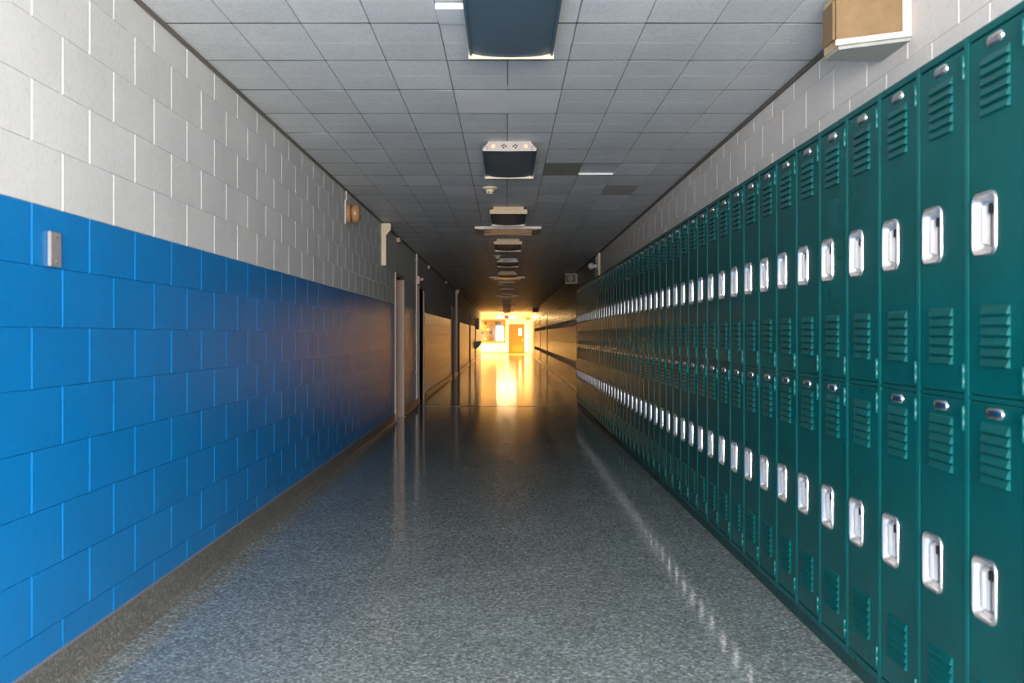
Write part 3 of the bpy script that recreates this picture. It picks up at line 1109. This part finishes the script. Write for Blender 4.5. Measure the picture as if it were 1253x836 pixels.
# right wall: raceway strip and horn
tag(MB().box(XR - 0.035, XR + 0.004, 15.80, 15.87, 2.035, CEIL - 0.02, 0.004).obj('wall_raceway', 'cream'), 'cream raceway strip rising from the locker tops to the ceiling', 'raceway')
Hn = thing('alarm_horn', 'round pale alarm horn on the right wall beside the raceway strip', 'horn', (XR, 16.25, 2.42))
MB().box(-0.02, 0.004, -0.07, 0.07, -0.055, 0.055, 0.004).obj('back_box', 'offwhite', Hn)
MB().lathe([(0.035, -0.02), (0.035, -0.07), (0.055, -0.085), (0.060, -0.12), (0.048, -0.15), (0.02, -0.165)], 'x', 20).obj('horn_body', 'offwhite', Hn, smooth=True)
MB().lathe([(0.010, 0.05), (0.010, 0.19)], 'z', 8, (-0.012, 0, 0)).obj('conduit', 'offwhite', Hn, smooth=True)

# black drinking fountain and dark cabinet far down the left wall
D = thing('drinking_fountain', 'black drinking fountain on the golden left wall by the last door', 'drinking fountain', (XL, 45.6, 0.88))
MB().prism([(0.0, 0.06), (0.34, 0.06), (0.36, 0.03), (0.30, -0.12), (0.12, -0.30), (0.0, -0.30)], 'y', -0.22, 0.22).obj('basin', 'black', D)
MB().box(0.03, 0.31, -0.18, 0.18, 0.058, 0.066, 0.004).obj('grate', 'chrome_soft', D)
MB().prism([(0.02, 0.06), (0.07, 0.06), (0.06, 0.17), (0.02, 0.18)], 'y', -0.1, 0.1).obj('back_splash', 'black', D)
MB().lathe([(0.012, 0.06), (0.012, 0.12), (0.018, 0.13), (0.010, 0.14)], 'z', 10, (0.24, -0.12, 0)).obj('spout', 'chrome', D, smooth=True)
E = thing('wall_cabinet', 'dark upright cabinet on the left wall just past the last door', 'cabinet', (XL, 48.6, 1.82))
MB().box(0.0, 0.13, -0.20, 0.20, -0.30, 0.30, 0.006).obj('body', 'door_brown', E)
MB().box(0.13, 0.142, -0.17, 0.17, -0.27, 0.27, 0.004).obj('cabinet_door', 'black', E)

# hanging exit sign
X = thing('exit_sign', 'small red lit exit sign hanging from the ceiling near the end', 'exit sign', (0.02, 50.0, 2.21))
MB().box(-0.145, 0.145, -0.025, 0.025, -0.09, 0.06, 0.006).obj('sign_box', 'offwhite', X)
MB().box(-0.132, 0.132, -0.030, -0.025, -0.078, 0.048, 0.001).obj('sign_face', 'sign_red', X)
MB().lathe([(0.008, 0.06), (0.008, CEIL - 2.21)], 'z', 8).obj('stem', 'offwhite', X)

# ------------------------------------------------------------------ end wall
G = thing('hanging_lamp', 'bright lit tube lamp hanging before the cream end wall', 'lamp', (0.0, 60.9, 2.40))
MB().box(-0.64, 0.64, -0.14, 0.14, 0.045, 0.075, 0.006).obj('housing', 'offwhite', G)
MB().prism([(-0.13, 0.045), (0.13, 0.045), (0.12, -0.03), (0.07, -0.06), (-0.07, -0.06), (-0.12, -0.03)], 'x', -0.62, 0.62).obj('diffuser', 'lamp_on', G)
for s in (-1, 1):
    MB().box(s * 0.63 - 0.01, s * 0.63 + 0.01, -0.135, 0.135, -0.065, 0.05, 0.003).obj('end_cap', 'offwhite', G)
    MB().lathe([(0.006, 0.07), (0.006, CEIL - 2.40)], 'z', 8, (s * 0.4, 0, 0)).obj('stem', 'offwhite', G)
for s in (-1, 1):  # added fixtures at the unseen lamps that brighten the end wall
    L2 = thing('ceiling_lamp', 'lit ceiling lamp in the %s arm of the cross corridor' % ('left' if s < 0 else 'right'), 'lamp', (s * 3.2, 61.0, CEIL))
    MB().box(-0.64, 0.64, -0.17, 0.17, -0.06, 0.0, 0.006).obj('housing', 'offwhite', L2)
    MB().prism([(-0.15, -0.06), (0.15, -0.06), (0.12, -0.11), (-0.12, -0.11)], 'x', -0.6, 0.6).obj('diffuser', 'lamp_on', L2)

N = thing('notice_case', 'large oak-framed notice case on the end wall', 'notice board', (-1.04, YE, 1.51))
W2, H2 = 1.0, 0.79
fr = MB()
fr.box(-W2, W2, -0.07, 0, H2 - 0.12, H2, 0.008).box(-W2, W2, -0.07, 0, -H2, -H2 + 0.12, 0.008)
fr.box(-W2, -W2 + 0.12, -0.07, 0, -H2 + 0.12, H2 - 0.12, 0.008).box(W2 - 0.12, W2, -0.07, 0, -H2 + 0.12, H2 - 0.12, 0.008)
fr.obj('frame', 'wood_frame', N)
MB().box(-W2 + 0.11, W2 - 0.11, -0.02, 0, -H2 + 0.11, H2 - 0.11).obj('board', 'cork', N)
MB().box(-W2 + 0.115, W2 - 0.115, -0.060, -0.056, -H2 + 0.115, H2 - 0.115).obj('pane', 'glass', N)
SHEETS = [('yellow', (0.30, 0.19, 0.025)), ('dark blue', (0.025, 0.03, 0.06)), ('grey', (0.14, 0.15, 0.19)), ('white', (0.42, 0.42, 0.42)), ('tan', (0.26, 0.19, 0.09)), ('pink', (0.25, 0.11, 0.10))]
for nm, c in SHEETS:
    M['paper_' + nm] = plain('paper_' + nm.replace(' ', '_'), c, 0.7, var=0.25)
rnd = random.Random(3)
gx, gz = 9, 6
for i in range(gx):
    for j in range(gz):
        w, h = rnd.uniform(0.13, 0.175), rnd.uniform(0.15, 0.19)
        cx = -1.04 + (-W2 + 0.24) + i * (2 * W2 - 0.48) / (gx - 1)
        cz = 1.51 + (-H2 + 0.25) + j * (2 * H2 - 0.50) / (gz - 1)
        nm = rnd.choice(['yellow', 'dark blue', 'grey', 'white', 'tan', 'pink', 'grey', 'dark blue'])
        if i < 3 and j in (3, 4):
            nm = 'yellow'
        o = MB().box(-w / 2, w / 2, -0.003, 0.0, -h / 2, h / 2).obj('notice_sheet', 'paper_' + nm, None, (cx, YE - 0.0205, cz), (0, rnd.uniform(-0.06, 0.06), 0))
        tag(o, '%s paper sheet pinned inside the oak notice case' % nm, 'paper', '%s sheets in the notice case' % nm)

D = thing('door_7', 'orange wooden door with narrow window in the cream end wall', 'door', (0.70, YE, 0), kind='structure')
fr = MB()
fr.box(-0.53, -0.465, -0.05, 0, 0, 1.99, 0.006).box(0.465, 0.53, -0.05, 0, 0, 1.99, 0.006).box(-0.465, 0.465, -0.05, 0, 1.93, 1.99, 0.006)
fr.obj('door_frame', 'wood_door', D)
p = MB().box(-0.463, 0.463, -0.03, 0, 0.012, 1.928, 0.004).obj('door_panel', 'wood_door', D)
MB().box(0.14, 0.33, -0.038, -0.029, 1.24, 1.68, 0.004).obj('vision_pane', 'lite', p)
MB().box(-0.30, 0.40, -0.034, -0.029, 0.12, 0.55, 0.002).obj('kick_plate', 'wood_light', p)
MB().lathe([(0.012, -0.03), (0.012, -0.07), (0.03, -0.08), (0.03, -0.10), (0.012, -0.108)], 'y', 14, (0.40, 0, 0.90)).obj('door_knob', 'chrome', p, smooth=True)
D = thing('door_8', 'blue-grey door at the right end of the cream wall', 'door', (2.05, YE, 0), kind='structure')
fr = MB()
fr.box(-0.53, -0.47, -0.05, 0, 0, 2.06, 0.006).box(0.47, 0.53, -0.05, 0, 0, 2.06, 0.006).box(-0.47, 0.47, -0.05, 0, 2.0, 2.06, 0.006)
fr.obj('door_frame', 'grey_door', D)
MB().box(-0.468, 0.468, -0.03, 0, 0.012, 1.998, 0.004).obj('door_panel', 'grey_door', D)

S = thing('wall_speaker', 'small brown speaker box above the doors on the end wall', 'speaker', (1.47, YE, 2.34))
MB().box(-0.14, 0.14, -0.12, 0, -0.09, 0.09, 0.006).obj('cabinet', 'wood_frame', S)
MB().box(-0.125, 0.125, -0.126, -0.12, -0.075, 0.075, 0.002).obj('grille', 'grille', S)
S = thing('wall_outlet', 'small grey outlet low on the end wall right of the door', 'outlet', (1.37, YE, 0.36))
MB().box(-0.05, 0.05, -0.012, 0, -0.07, 0.07, 0.004).obj('plate', 'chrome_soft', S)
MB().box(-0.02, 0.02, -0.015, -0.011, -0.045, 0.045, 0.001).obj('sockets', 'slot', S)
S = thing('light_switch', 'small switch plate between the notice case and wooden door', 'switch', (0.04, YE, 1.18))
MB().box(-0.04, 0.04, -0.012, 0, -0.06, 0.06, 0.004).obj('plate', 'tan', S)
MB().box(-0.008, 0.008, -0.022, -0.011, -0.015, 0.015, 0.002).obj('toggle', 'black', S)
